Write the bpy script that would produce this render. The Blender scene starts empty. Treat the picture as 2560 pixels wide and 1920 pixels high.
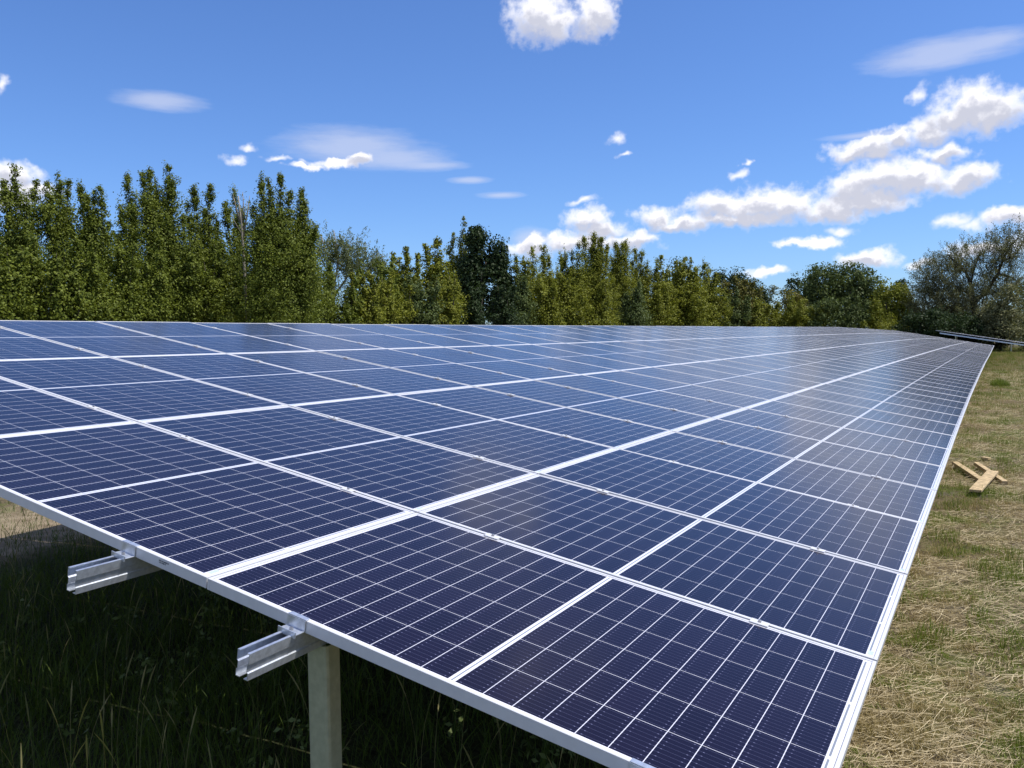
import bpy, math, random
import numpy as np
from mathutils import Matrix, Vector, Euler

random.seed(7)
RNG = np.random.default_rng(11)
S = bpy.context.scene
COL = S.collection
R = math.radians

# ------------------------------------------------------------------ camera
H = 0.72                                    # height of the low edge of the panel row above the ground
CAM = np.array([0.28927, -1.68779, 1.00541 + H])
CR = np.array([[0.86807917, 0.4963028, -0.01104966],
               [0.01854, -0.05465501, -0.99833316],
               [-0.49607946, 0.86642736, -0.05664633]])      # right, down, forward
FPX = 2097.8                                # focal length for a 2560 px wide frame
cd = bpy.data.cameras.new('camera'); cam = bpy.data.objects.new('camera', cd); COL.objects.link(cam)
cd.sensor_width = 36.0; cd.lens = 36.0 * FPX / 2560.0; cd.clip_start = 0.05; cd.clip_end = 6000
m = Matrix.Identity(4)
for i in range(3):
    m[i][0] = CR[0][i]; m[i][1] = -CR[1][i]; m[i][2] = -CR[2][i]; m[i][3] = CAM[i]
cam.matrix_world = m
S.camera = cam
S.render.resolution_x = 1024; S.render.resolution_y = 768
S.view_settings.view_transform = 'Standard'; S.view_settings.look = 'None'
S.view_settings.gamma = 1.0; S.view_settings.exposure = 0.0
S.cycles.max_bounces = 6; S.cycles.transparent_max_bounces = 4
S.cycles.diffuse_bounces = 3; S.cycles.glossy_bounces = 3; S.cycles.transmission_bounces = 3

def ray(px, py):
    d = CR.T @ np.array([(px - 1280) / FPX, (py - 960) / FPX, 1.0])
    return d / np.linalg.norm(d)
def azel(px, py):
    d = ray(px, py)
    return math.degrees(math.atan2(d[0], d[1])), math.degrees(math.asin(d[2]))
def at(px, dist):                           # ground position seen in this direction at this distance
    a = R(azel(px, 840)[0])
    return CAM[0] + dist * math.sin(a), CAM[1] + dist * math.cos(a)
def high(px, py, dist):                     # height above the ground of a sight line at this distance
    d = ray(px, py)
    return CAM[2] + dist * d[2] / math.hypot(d[0], d[1])

# ------------------------------------------------------------------ sun
SUN_EL, SUN_PHI = 63.0, 22.0                # elevation; angle from +X towards +Y
sd = np.array([math.cos(R(SUN_EL)) * math.cos(R(SUN_PHI)), math.cos(R(SUN_EL)) * math.sin(R(SUN_PHI)), math.sin(R(SUN_EL))])
sl = bpy.data.lights.new('sun', 'SUN'); sl.energy = 5.0; sl.angle = R(0.5); sl.color = (1.0, 0.955, 0.88)
so = bpy.data.objects.new('sun', sl); COL.objects.link(so)
so.rotation_euler = Vector(sd).to_track_quat('Z', 'Y').to_euler()

# ------------------------------------------------------------------ node helper
class NT:
    def __init__(s, tree): s.t = tree; s.n = tree.nodes; s.l = tree.links
    def new(s, typ, **kw):
        n = s.n.new(typ)
        for k, v in kw.items(): setattr(n, k, v)
        return n
    def put(s, sock, v):
        if hasattr(v, 'is_linked') or isinstance(v, bpy.types.NodeSocket): s.l.new(v, sock)
        elif v is not None: sock.default_value = v
    def m(s, op, a, b=None, c=None, clamp=False):
        n = s.n.new('ShaderNodeMath'); n.operation = op; n.use_clamp = clamp
        s.put(n.inputs[0], a)
        if b is not None: s.put(n.inputs[1], b)
        if c is not None: s.put(n.inputs[2], c)
        return n.outputs[0]
    def v(s, op, a, b=None, out=0):
        n = s.n.new('ShaderNodeVectorMath'); n.operation = op
        s.put(n.inputs[0], a)
        if b is not None: s.put(n.inputs[1], b)
        return n.outputs[out]
    def mix(s, f, a, b, blend='MIX'):
        n = s.n.new('ShaderNodeMix'); n.data_type = 'RGBA'; n.blend_type = blend
        s.put(n.inputs[0], f); s.put(n.inputs[6], a); s.put(n.inputs[7], b)
        return n.outputs[2]
    def noise(s, vec, scale, detail=3, rough=0.55, out=0):
        n = s.n.new('ShaderNodeTexNoise'); s.put(n.inputs['Vector'], vec)
        n.inputs['Scale'].default_value = scale; n.inputs['Detail'].default_value = detail; n.inputs['Roughness'].default_value = rough
        return n.outputs[out]
    def ss(s, x, lo, hi):                   # smooth ramp 0..1
        n = s.n.new('ShaderNodeMapRange'); n.interpolation_type = 'SMOOTHSTEP'
        s.put(n.inputs[0], x); s.put(n.inputs[1], lo); s.put(n.inputs[2], hi)
        return n.outputs[0]
    def lt(s, a, b): return s.m('LESS_THAN', a, b)
    def gt(s, a, b): return s.m('GREATER_THAN', a, b)
def rgb(c): return (c[0], c[1], c[2], 1.0)

# ------------------------------------------------------------------ sky with clouds
world = bpy.data.worlds.new('World'); S.world = world; world.use_nodes = True
W = NT(world.node_tree); W.n.clear()
sky = W.new('ShaderNodeTexSky', sky_type='NISHITA')
sky.sun_disc = False; sky.sun_elevation = R(SUN_EL); sky.sun_rotation = R(90 - SUN_PHI)
sky.air_density = 1.0; sky.dust_density = 0.35; sky.ozone_density = 2.2; sky.altitude = 60
skyb = W.mix(1.0, sky.outputs[0], rgb((0.72, 1.00, 1.50)), 'MULTIPLY')     # clear early summer blue
tc = W.new('ShaderNodeTexCoord')
sep = W.new('ShaderNodeSeparateXYZ'); W.l.new(tc.outputs['Generated'], sep.inputs[0])
az = W.m('MULTIPLY', W.m('ARCTAN2', sep.outputs[0], sep.outputs[1]), 57.2958)
el = W.m('MULTIPLY', W.m('ARCSINE', sep.outputs[2]), 57.2958)
cmb = W.new('ShaderNodeCombineXYZ'); W.l.new(az, cmb.inputs[0]); W.l.new(el, cmb.inputs[1])
P0 = cmb.outputs[0]
n1 = W.noise(P0, 0.55, 4, 0.52, out=1)
warp = W.v('MULTIPLY', W.v('SUBTRACT', n1, (0.5, 0.5, 0.5)), (2.6, 1.9, 0.0))
P1 = W.v('ADD', P0, warp)
nf = W.noise(P0, 1.5, 4, 0.55)
K = 0.0263
CUMULUS = [  # centre and half size in picture pixels
 (1350,38,66,58),(1395,60,45,38),(1478,40,44,48),(1500,20,36,40),
 (2435,262,72,46),(2490,280,62,40),(2385,300,60,36),(2330,332,46,24),(2180,372,76,26),(2130,384,46,18),(2250,352,44,26),(2360,388,46,17),(2295,235,18,18),
 (2215,448,84,46),(2140,470,66,42),(2290,445,60,36),(2400,448,66,28),(2440,440,40,26),(2150,505,110,22),
 (1800,512,84,34),(1900,514,110,36),(1980,520,60,30),(2080,525,80,22),(1640,546,46,30),(1700,560,70,18),(1850,545,150,16),
 (1470,552,58,26),(1500,572,60,22),(1480,600,110,18),(1590,602,66,17),(1400,608,36,20),(1330,618,46,26),
 (1455,503,32,9),(1540,345,19,12),(1556,388,15,7),(1855,436,16,11),(1868,404,10,7),
 (2110,570,34,12),(2050,600,60,14),(1990,606,44,10),(2165,645,68,17),(1908,680,46,12),(2390,545,34,15),(2430,556,30,11),(2530,545,62,16),(2455,622,52,22),(2556,600,22,26),(2300,655,26,9),
 (895,392,42,20),(850,404,70,13),(770,414,44,9),(700,390,26,7),(622,368,22,9),(588,400,24,9),
 (10,432,60,26),(70,478,66,24),(20,500,60,24),(2,215,12,18)]
CIRRUS = [(2380,124,170,34),(2330,150,140,26),(880,366,185,50),(985,396,150,30),(1075,414,100,13),(400,252,104,24),(1175,450,60,10),(1250,488,64,9),(2200,335,130,9),(1330,600,60,34),
          (2480,100,90,20)]
SHADE = [(2425,292,66,26),(2190,478,74,20),(2215,462,40,22),(1860,542,150,13),(1680,560,54,10),(1480,572,70,9),(1500,608,90,9),(2060,604,50,7),(2170,655,54,7),(870,410,60,8),
         (2170,385,60,11),(1370,65,34,24),(30,455,50,9),(2395,465,46,10),(2540,556,44,7)]
def field(lst, P, k=0.25):
    acc = None
    for (x, y, rx, ry) in lst:
        a, e = azel(x, y)
        q = W.v('MULTIPLY', W.v('SUBTRACT', P, (a, e, 0)), (1 / (rx * K), 1 / (ry * K), 0))
        d = W.v('LENGTH', q, out=1)
        acc = d if acc is None else W.m('SMOOTH_MIN', acc, d, k)
    return acc
BIG = [c for c in CUMULUS if c[2] > 35]; SMALL = [c for c in CUMULUS if c[2] <= 35]
dc = field(BIG, P1); dsm = field(SMALL, P1); dz_ = field(CIRRUS, P0, 0.6)
dsh = field([(x, y + 0.62 * ry, rx * .98, ry * .80) for (x, y, rx, ry) in BIG if ry > 15], P1, 0.35)    # shaded undersides
nn = W.m('MULTIPLY', W.m('SUBTRACT', nf, 0.5), 1.2)
dens = W.m('MAXIMUM', W.ss(W.m('ADD', dc, nn), 1.48, 0.42), W.m('MULTIPLY', W.ss(W.m('ADD', dsm, nn), 1.6, 0.0), 0.85))
nst = W.noise(W.v('MULTIPLY', P0, (0.25, 1.3, 0)), 1.6, 4, 0.6)
cir = W.m('MULTIPLY', W.ss(W.m('ADD', dz_, W.m('MULTIPLY', W.m('SUBTRACT', nst, 0.5), 0.7)), 1.2, 0.2), 0.50)
# broken clouds overhead and behind, outside the picture
big = W.noise(W.v('MULTIPLY', P0, (0.75, 1.0, 0)), 0.085, 6, 0.58)
hi = W.m('MULTIPLY', W.ss(big, 0.565, 0.66), W.ss(el, 25.0, 31.0))
hi = W.m('MULTIPLY', hi, 0.9)
rear = W.m('MULTIPLY', W.m('MULTIPLY', W.ss(big, 0.5, 0.6), W.ss(el, 0.0, 3.0)), W.m('ADD', W.ss(az, 6.0, 20.0), W.ss(az, -68.0, -80.0)))
alpha = W.m('MAXIMUM', W.m('MAXIMUM', dens, cir), W.m('MAXIMUM', hi, rear))
grey = W.m('MULTIPLY', W.ss(W.m('ADD', dsh, W.m('MULTIPLY', W.m('SUBTRACT', nf, 0.5), 1.6)), 1.25, 0.35), 0.95)
CLOUD_W, CLOUD_G = (10.6, 10.5, 10.9), (5.6, 5.8, 6.9)
ccol = W.mix(grey, rgb(CLOUD_W), rgb(CLOUD_G))
thin = W.m('MULTIPLY', W.m('SUBTRACT', 1.0, dens), cir)
ccol = W.mix(W.ss(thin, 0.02, 0.2), ccol, rgb((7.2, 7.5, 8.8)))
skyc = W.mix(alpha, skyb, ccol)
bg = W.new('ShaderNodeBackground'); W.l.new(skyc, bg.inputs[0]); bg.inputs[1].default_value = 0.108
wo = W.new('ShaderNodeOutputWorld'); W.l.new(bg.outputs[0], wo.inputs[0])

# ------------------------------------------------------------------ materials
def mat(name):
    mt = bpy.data.materials.new(name); mt.use_nodes = True
    nt = NT(mt.node_tree); bs = nt.n.get('Principled BSDF')
    return mt, nt, bs
def simple(name, col, rough=0.6, metal=0.0, var=0.0, scale=8.0, bump=0.0):
    mt, nt, bs = mat(name)
    bs.inputs['Roughness'].default_value = rough; bs.inputs['Metallic'].default_value = metal
    t = nt.new('ShaderNodeTexCoord')
    n = nt.noise(t.outputs['Object'], scale, 4)
    c2 = tuple(min(1, c * (1 + var)) for c in col); c1 = tuple(c * (1 - var) for c in col)
    nt.l.new(nt.mix(nt.ss(n, 0.3, 0.7), rgb(c1), rgb(c2)), bs.inputs['Base Color'])
    if bump:
        b = nt.new('ShaderNodeBump'); b.inputs['Strength'].default_value = bump; b.inputs['Distance'].default_value = 0.01
        nt.l.new(n, b.inputs['Height']); nt.l.new(b.outputs[0], bs.inputs['Normal'])
    return mt
def foliage(name, c1, c2, trans=0.3, rough=0.55):
    """leaf or blade: every leaf takes its own tone between c1 and c2"""
    mt, nt, bs = mat(name)
    g = nt.new('ShaderNodeNewGeometry')
    t = nt.new('ShaderNodeTexCoord')
    n = nt.noise(t.outputs['Object'], 0.9, 2)
    f = nt.m('ADD', nt.m('MULTIPLY', g.outputs['Random Per Island'], 0.75), nt.m('MULTIPLY', n, 0.5), clamp=True)
    f = nt.m('SUBTRACT', f, 0.12, clamp=True)
    col = nt.mix(f, rgb(c1), rgb(c2))
    nt.l.new(col, bs.inputs['Base Color']); bs.inputs['Roughness'].default_value = rough
    bs.inputs['Specular IOR Level'].default_value = 0.15
    tr = nt.new('ShaderNodeBsdfTranslucent'); nt.l.new(nt.mix(0.5, col, rgb((c2[0] * 1.3, c2[1] * 1.4, c2[2] * 0.6))), tr.inputs[0])
    mx = nt.new('ShaderNodeMixShader'); mx.inputs[0].default_value = trans
    nt.l.new(bs.outputs[0], mx.inputs[1]); nt.l.new(tr.outputs[0], mx.inputs[2])
    nt.l.new(mx.outputs[0], nt.n['Material Output'].inputs[0])
    return mt

ML, MW = 1.7562, 1.044                       # module length (up the slope) and width (along the row)
PU, PV = 1.760, 1.058
def laminate_material():
    mt, nt, bs = mat('solar_laminate')
    uv = nt.new('ShaderNodeUVMap'); uv.uv_map = 'metres'
    sp = nt.new('ShaderNodeSeparateXYZ'); nt.l.new(uv.outputs[0], sp.inputs[0])
    x, y = sp.outputs[0], sp.outputs[1]
    mv, pv = 0.0185, (MW - 0.037) / 6
    ml, mt_ = 0.035, 0.021                # white margin at the low and at the high end
    pu = (ML - ml - mt_ - 0.020) / 20; half = ml + 10 * pu + 0.010
    a = nt.m('DIVIDE', nt.m('SUBTRACT', x, mv), pv)
    yy = nt.m('SUBTRACT', half - ml, nt.m('ABSOLUTE', nt.m('SUBTRACT', y, half)))
    b = nt.m('DIVIDE', yy, pu)
    fa = nt.m('FRACT', a); fb = nt.m('FRACT', b)
    la = nt.gt(nt.m('ABSOLUTE', nt.m('SUBTRACT', fa, 0.5)), 0.5 - 0.0008 / pv)
    lb = nt.gt(nt.m('ABSOLUTE', nt.m('SUBTRACT', fb, 0.5)), 0.5 - 0.0010 / pu)
    out = nt.m('MAXIMUM', nt.m('MAXIMUM', nt.lt(a, 0.0), nt.gt(a, 6.0)), nt.m('MAXIMUM', nt.lt(b, 0.0), nt.gt(b, 10.0)))
    white = nt.m('MAXIMUM', nt.m('MAXIMUM', la, lb), out)
    # busbars run up the slope, with bright solder pads near the cell edges
    bus = nt.m('ABSOLUTE', nt.m('SUBTRACT', nt.m('FRACT', nt.m('MULTIPLY', fa, 9.0)), 0.5))
    busl = nt.lt(bus, 0.030)
    pad = nt.m('MULTIPLY', nt.lt(bus, 0.075), nt.gt(nt.m('ABSOLUTE', nt.m('SUBTRACT', nt.m('FRACT', nt.m('MULTIPLY', fb, 6.0)), 0.5)), 0.36))
    edge = nt.ss(nt.m('ABSOLUTE', nt.m('SUBTRACT', fb, 0.5)), 0.22, 0.42)
    pad = nt.m('MULTIPLY', pad, edge)
    cell = nt.new('ShaderNodeCombineXYZ'); nt.l.new(nt.m('FLOOR', a), cell.inputs[0]); nt.l.new(nt.m('FLOOR', nt.m('DIVIDE', nt.m('SUBTRACT', y, ml), pu)), cell.inputs[1])
    oi = nt.new('ShaderNodeObjectInfo'); nt.l.new(nt.m('MULTIPLY', oi.outputs['Random'], 91.0), cell.inputs[2])
    wn = nt.new('ShaderNodeTexWhiteNoise'); wn.noise_dimensions = '3D'; nt.l.new(cell.outputs[0], wn.inputs['Vector'])
    ccell = nt.mix(wn.outputs[0], rgb((0.0082, 0.0042, 0.0110)), rgb((0.0118, 0.0064, 0.0165)))
    ccell = nt.mix(nt.m('MULTIPLY', oi.outputs['Random'], 0.45), ccell, rgb((0.0055, 0.0046, 0.0160)))
    c = nt.mix(nt.m('MULTIPLY', busl, 0.30), ccell, rgb((0.16, 0.17, 0.30)))
    c = nt.mix(nt.m('MULTIPLY', pad, 0.60), c, rgb((0.30, 0.31, 0.50)))
    c = nt.mix(white, c, rgb((0.70, 0.70, 0.76)))
    # silver ribbons in the low margin (three pieces) and along the middle
    seg = nt.lt(nt.m('ABSOLUTE', nt.m('SUBTRACT', nt.m('FRACT', nt.m('DIVIDE', a, 2.0)), 0.5)), 0.475)
    ina = nt.m('MULTIPLY', nt.gt(a, 0.0), nt.lt(a, 6.0))
    rib = nt.m('MULTIPLY', nt.lt(nt.m('ABSOLUTE', nt.m('SUBTRACT', y, 0.0275)), 0.0026), nt.m('MULTIPLY', seg, ina))
    mid = nt.m('MULTIPLY', nt.lt(nt.m('ABSOLUTE', nt.m('SUBTRACT', y, half)), 0.0022), ina)
    c = nt.mix(nt.m('MAXIMUM', rib, mid), c, rgb((0.22, 0.24, 0.27)))
    rim = nt.lt(nt.m('MINIMUM', nt.m('MINIMUM', x, nt.m('SUBTRACT', MW, x)), nt.m('MINIMUM', y, nt.m('SUBTRACT', ML, y))), 0.0124)   # sealing line next to the frame, with the seam's shadow painted in
    c = nt.mix(rim, c, rgb((0.16, 0.16, 0.17)))
    # barcode sticker in the corner of the margin
    st = nt.m('MULTIPLY', nt.lt(nt.m('ABSOLUTE', nt.m('SUBTRACT', x, 0.046)), 0.018), nt.lt(nt.m('ABSOLUTE', nt.m('SUBTRACT', y, 0.0240)), 0.0080))
    bar = nt.gt(nt.m('FRACT', nt.m('MULTIPLY', x, 190.0)), 0.45)
    c = nt.mix(st, c, nt.mix(bar, rgb((0.32, 0.40, 0.52)), rgb((0.62, 0.70, 0.80))))
    nt.l.new(c, bs.inputs['Base Color'])
    bs.inputs['Roughness'].default_value = 0.5
    bs.inputs['Specular IOR Level'].default_value = 0.0
    bs.inputs['Coat Weight'].default_value = 1.0
    bs.inputs['Sheen Weight'].default_value = 0.20      # fine dust on the glass
    bs.inputs['Sheen Roughness'].default_value = 0.10; bs.inputs['Sheen Tint'].default_value = (0.9, 0.88, 0.86, 1)
    bs.inputs['Coat IOR'].default_value = 1.38
    tco = nt.new('ShaderNodeTexCoord')
    dirt = nt.noise(tco.outputs['Object'], 2.3, 4)
    nt.l.new(nt.m('ADD', nt.m('MULTIPLY', dirt, 0.10), 0.12), bs.inputs['Coat Roughness'])
    return mt
M_LAM = laminate_material()
M_BACK = simple('white_backsheet', (0.62, 0.63, 0.64), 0.6)
M_ALU = simple('anodised_aluminium', (0.64, 0.64, 0.65), 0.45, 0.15, 0.03, 30)
M_ZINC = simple('galvanised_steel', (0.60, 0.64, 0.70), 0.36, 0.7, 0.13, 60, 0.05)
M_POST = simple('galvanised_post_steel', (0.43, 0.43, 0.29), 0.45, 0.4, 0.10, 34, 0.05)
M_BOLT = simple('steel_bolt', (0.40, 0.40, 0.41), 0.35, 0.9)
M_INK = simple('printed_ink', (0.03, 0.03, 0.035), 0.7)
M_WOOD = simple('fresh_sawn_wood', (0.47, 0.35, 0.19), 0.8, 0, 0.3, 22, 0.25)
M_BARK = simple('bark', (0.085, 0.068, 0.050), 0.9, 0, 0.3, 9, 0.3)
M_BARKP = simple('pale_bark', (0.26, 0.23, 0.18), 0.9, 0, 0.25, 9, 0.3)

# ------------------------------------------------------------------ object helpers
def link(o, parent=None):
    COL.objects.link(o)
    if parent is not None: o.parent = parent
    return o
class MB:
    def __init__(s): s.v = []; s.f = []
    def box(s, c, d, M=None):
        b = len(s.v)
        for dx in (-.5, .5):
            for dy in (-.5, .5):
                for dz in (-.5, .5):
                    p = Vector((c[0] + dx * d[0], c[1] + dy * d[1], c[2] + dz * d[2]))
                    s.v.append(tuple(M @ p) if M else tuple(p))
        for q in ((0,1,3,2),(4,6,7,5),(0,4,5,1),(2,3,7,6),(0,2,6,4),(1,5,7,3)): s.f.append(tuple(b + i for i in q))
        return s
    def prism(s, pts, f0, f1):              # extrude an open or closed 2-D outline: f0/f1 map (a,b) to 3-D
        b = len(s.v); n = len(pts)
        s.v += [tuple(f0(p)) for p in pts] + [tuple(f1(p)) for p in pts]
        for i in range(n):
            j = (i + 1) % n; s.f.append((b + i, b + j, b + n + j, b + n + i))
        s.f.append(tuple(b + i for i in reversed(range(n)))); s.f.append(tuple(b + n + i for i in range(n)))
        return s
    def tube(s, pts, rad, k=7):
        b = len(s.v); n = len(pts)
        P = [Vector(p) for p in pts]
        for i, p in enumerate(P):
            t = (P[min(i + 1, n - 1)] - P[max(i - 1, 0)]).normalized()
            u = t.cross(Vector((0.31, 0.95, 0.05))).normalized(); w = t.cross(u)
            for j in range(k):
                a = 2 * math.pi * j / k
                s.v.append(tuple(p + (u * math.cos(a) + w * math.sin(a)) * rad[i]))
        for i in range(n - 1):
            for j in range(k):
                s.f.append((b + i * k + j, b + i * k + (j + 1) % k, b + (i + 1) * k + (j + 1) % k, b + (i + 1) * k + j))
        s.f.append(tuple(b + j for j in reversed(range(k)))); s.f.append(tuple(b + (n - 1) * k + j for j in range(k)))
        return s
    def mesh(s, name, mt, smooth=False, bevel=0.0):
        me = bpy.data.meshes.new(name); me.from_pydata(s.v, [], s.f); me.update()
        if bevel:
            import bmesh
            bm = bmesh.new(); bm.from_mesh(me)
            bmesh.ops.bevel(bm, geom=[e for e in bm.edges], offset=bevel, segments=1, affect='EDGES', clamp_overlap=True)
            bm.to_mesh(me); bm.free()
        me.materials.append(mt)
        if smooth: me.polygons.foreach_set('use_smooth', [True] * len(me.polygons))
        return me
    def obj(s, name, mt, parent=None, smooth=False, bevel=0.0):
        return link(bpy.data.objects.new(name, s.mesh(name, mt, smooth, bevel)), parent)
def tag(o, label, cat, group=None, kind=None):
    if label: o['label'] = label
    if cat: o['category'] = cat
    if group: o['group'] = group
    if kind: o['kind'] = kind
    return o
def empty(name, loc=(0, 0, 0)):
    o = bpy.data.objects.new(name, None); COL.objects.link(o); o.location = loc; o.empty_display_size = 0.2
    return o
def bulk(name, V, F, mt, parent=None, smooth=False):
    """big mesh from numpy arrays; F is (n, k)"""
    me = bpy.data.meshes.new(name)
    n, k = F.shape
    me.vertices.add(len(V)); me.vertices.foreach_set('co', np.asarray(V, np.float32).ravel())
    me.loops.add(n * k); me.loops.foreach_set('vertex_index', F.astype(np.int32).ravel())
    me.polygons.add(n); me.polygons.foreach_set('loop_start', np.arange(0, n * k, k, dtype=np.int32))
    me.polygons.foreach_set('loop_total', np.full(n, k, np.int32))
    if smooth: me.polygons.foreach_set('use_smooth', np.ones(n, bool))
    me.update(calc_edges=True); me.materials.append(mt)
    return link(bpy.data.objects.new(name, me), parent)

# ------------------------------------------------------------------ ground
def gz(x, y):
    x = np.asarray(x, float); y = np.asarray(y, float)
    left = -0.13 * np.clip((-x - 1.0) / 7.0, 0, 1)
    return left + 0.018 * np.sin(x * 2.3 + 1.0) * np.sin(y * 1.7) + 0.010 * np.sin(x * 5.1 + y * 3.3)
def ground_material():
    mt, nt, bs = mat('mown_dry_meadow')
    t = nt.new('ShaderNodeTexCoord'); o = t.outputs['Object']
    n1 = nt.noise(o, 0.55, 4, 0.6); n2 = nt.noise(o, 6.0, 5, 0.65); n3 = nt.noise(o, 38.0, 4, 0.7); n4 = nt.noise(o, 1.9, 4, 0.6)
    c = nt.mix(nt.ss(n2, 0.35, 0.65), rgb((0.062, 0.048, 0.032)), rgb((0.150, 0.115, 0.068)))
    c = nt.mix(nt.ss(n3, 0.42, 0.68), c, rgb((0.24, 0.19, 0.108)))
    c = nt.mix(nt.m('MULTIPLY', nt.ss(n1, 0.46, 0.60), nt.ss(n2, 0.36, 0.56)), c, rgb((0.095, 0.115, 0.028)))
    c = nt.mix(nt.m('MULTIPLY', nt.ss(n4, 0.58, 0.68), 0.7), c, rgb((0.13, 0.115, 0.095)))
    sx = nt.new('ShaderNodeSeparateXYZ'); nt.l.new(o, sx.inputs[0])
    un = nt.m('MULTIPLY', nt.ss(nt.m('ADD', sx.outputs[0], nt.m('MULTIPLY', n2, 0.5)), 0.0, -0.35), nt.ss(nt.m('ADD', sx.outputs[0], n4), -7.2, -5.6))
    c = nt.mix(nt.m('MULTIPLY', un, 0.9), c, nt.mix(nt.ss(n3, .35, .65), rgb((0.022, 0.026, 0.012)), rgb((0.045, 0.055, 0.022))))     # unmown sward under the row, its colour darkened further for the table's shade
    bare = nt.m('MULTIPLY', nt.ss(nt.m('ADD', sx.outputs[0], nt.m('MULTIPLY', n4, 1.2)), -6.0, -6.8), nt.ss(nt.m('ADD', sx.outputs[0], nt.m('MULTIPLY', n4, 1.5)), -8.9, -7.9))
    c = nt.mix(nt.m('MULTIPLY', bare, 0.85), c, nt.mix(nt.ss(n2, .3, .7), rgb((0.22, 0.17, 0.11)), rgb((0.36, 0.29, 0.20))))      # worn bare earth on the far side
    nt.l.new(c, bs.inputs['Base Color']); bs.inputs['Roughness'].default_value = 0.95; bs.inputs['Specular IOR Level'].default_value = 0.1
    b = nt.new('ShaderNodeBump'); b.inputs['Strength'].default_value = 0.8; b.inputs['Distance'].default_value = 0.03
    nt.l.new(nt.m('ADD', n3, nt.m('MULTIPLY', n2, 1.5)), b.inputs['Height']); nt.l.new(b.outputs[0], bs.inputs['Normal'])
    return mt
gx = np.r_[-2500, -900, -300, -120, -60, -35, np.arange(-22, 14.01, 0.4), 20, 35, 60, 120, 300, 900, 2500]
gy = np.r_[-2500, -900, -300, -100, -40, -20, np.arange(-10, 40.01, 0.5), 46, 54, 64, 78, 95, 120, 160, 300, 900, 2500]
GX, GY = np.meshgrid(gx, gy, indexing='ij')
near = np.exp(-(np.clip(np.abs(GX) - 20, 0, None) / 30) ** 2)
V = np.c_[GX.ravel(), GY.ravel(), (gz(GX, GY) * near).ravel()]
I = np.arange(len(gx) * len(gy)).reshape(len(gx), len(gy))
F = np.stack([I[:-1, :-1].ravel(), I[1:, :-1].ravel(), I[1:, 1:].ravel(), I[:-1, 1:].ravel()], 1)
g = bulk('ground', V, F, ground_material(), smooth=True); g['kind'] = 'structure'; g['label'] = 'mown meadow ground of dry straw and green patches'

# ------------------------------------------------------------------ the panel row
A = R(9.7); CA, SA = math.cos(A), math.sin(A)
PROF = np.array([[-1, 0, 0, 0], [0, 0, 0, 0], [8, 0, 0, .005], [13, .012, 0, .022], [20, .05, 0, .04], [29, .11, 0, .066], [44, .24, -.013, .12], [72, .42, -.09, -.04], [80, .5, -.11, -.08]])
def surf(u, v, n=0.0):
    """point of the panel plane: u up the slope, v along the row, n along the normal"""
    dx, dl, dt = (np.interp(v, PROF[:, 0], PROF[:, k]) for k in (1, 2, 3))
    t = u / 7.04
    return Vector((-u * CA + dx + n * SA, v, u * SA + dl + (dt - dl) * t + H + n * CA))
TILT = 0.0011                              # every module sits a hair differently
def frame_at(u, v, du=1.7, dv=1.0):
    o = surf(u, v); ev = (surf(u, v + dv) - o).normalized(); eu = (surf(u + du, v) - o)
    n = ev.cross(eu).normalized(); eu = n.cross(ev).normalized()
    n = (n + ev * random.gauss(0, TILT) + eu * random.gauss(0, TILT)).normalized(); ev = eu.cross(n).normalized(); eu = n.cross(ev)
    return Matrix(((ev.x, eu.x, n.x, o.x), (ev.y, eu.y, n.y, o.y), (ev.z, eu.z, n.z, o.z), (0, 0, 0, 1)))

def module_meshes():
    f = MB(); w, d = 0.011, 0.035
    f.box((MW / 2, w / 2, -d / 2), (MW, w, d)); f.box((MW / 2, ML - w / 2, -d / 2), (MW, w, d))
    f.box((w / 2, ML / 2, -d / 2), (w, ML - 2 * w - 0.0004, d)); f.box((MW - w / 2, ML / 2, -d / 2), (w, ML - 2 * w - 0.0004, d))
    fm = f.mesh('frame', M_ALU, bevel=0.0009)
    l = MB(); e = w - 0.0005
    l.box((MW / 2, ML / 2, -0.0045), (MW - 2 * e, ML - 2 * e, 0.0055))
    lm = l.mesh('laminate', M_LAM)
    lm.materials.append(M_BACK)
    uvl = lm.uv_layers.new(name='metres')
    for p in lm.polygons:
        p.material_index = 0 if p.normal.z > 0.5 else 1
        for li in p.loop_indices:
            c = lm.vertices[lm.loops[li].vertex_index].co; uvl.data[li].uv = (c.x, c.y)
    return fm, lm
FRAME_M, LAM_M = module_meshes()
ORD = ['first', 'second', 'third', 'fourth', 'fifth', 'sixth', 'seventh', 'eighth', 'ninth', 'tenth', 'eleventh', 'twelfth', 'thirteenth', 'fourteenth', 'fifteenth', 'sixteenth', 'seventeenth', 'eighteenth', 'nineteenth', 'twentieth']
ROWN = ['bottom row along the grass edge', 'second row up from the grass edge', 'third row up from the grass edge', 'top row under the trees']
def panel(M, label, group):
    t = empty('solar_panel'); t.matrix_world = M
    link(bpy.data.objects.new('frame', FRAME_M), t); link(bpy.data.objects.new('laminate', LAM_M), t)
    tag(t, label, 'solar panel', group); return t
NCOL, KINK = 68, 42
ROWS = ['bottom', 'second', 'third', 'top']
first = {}
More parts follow.
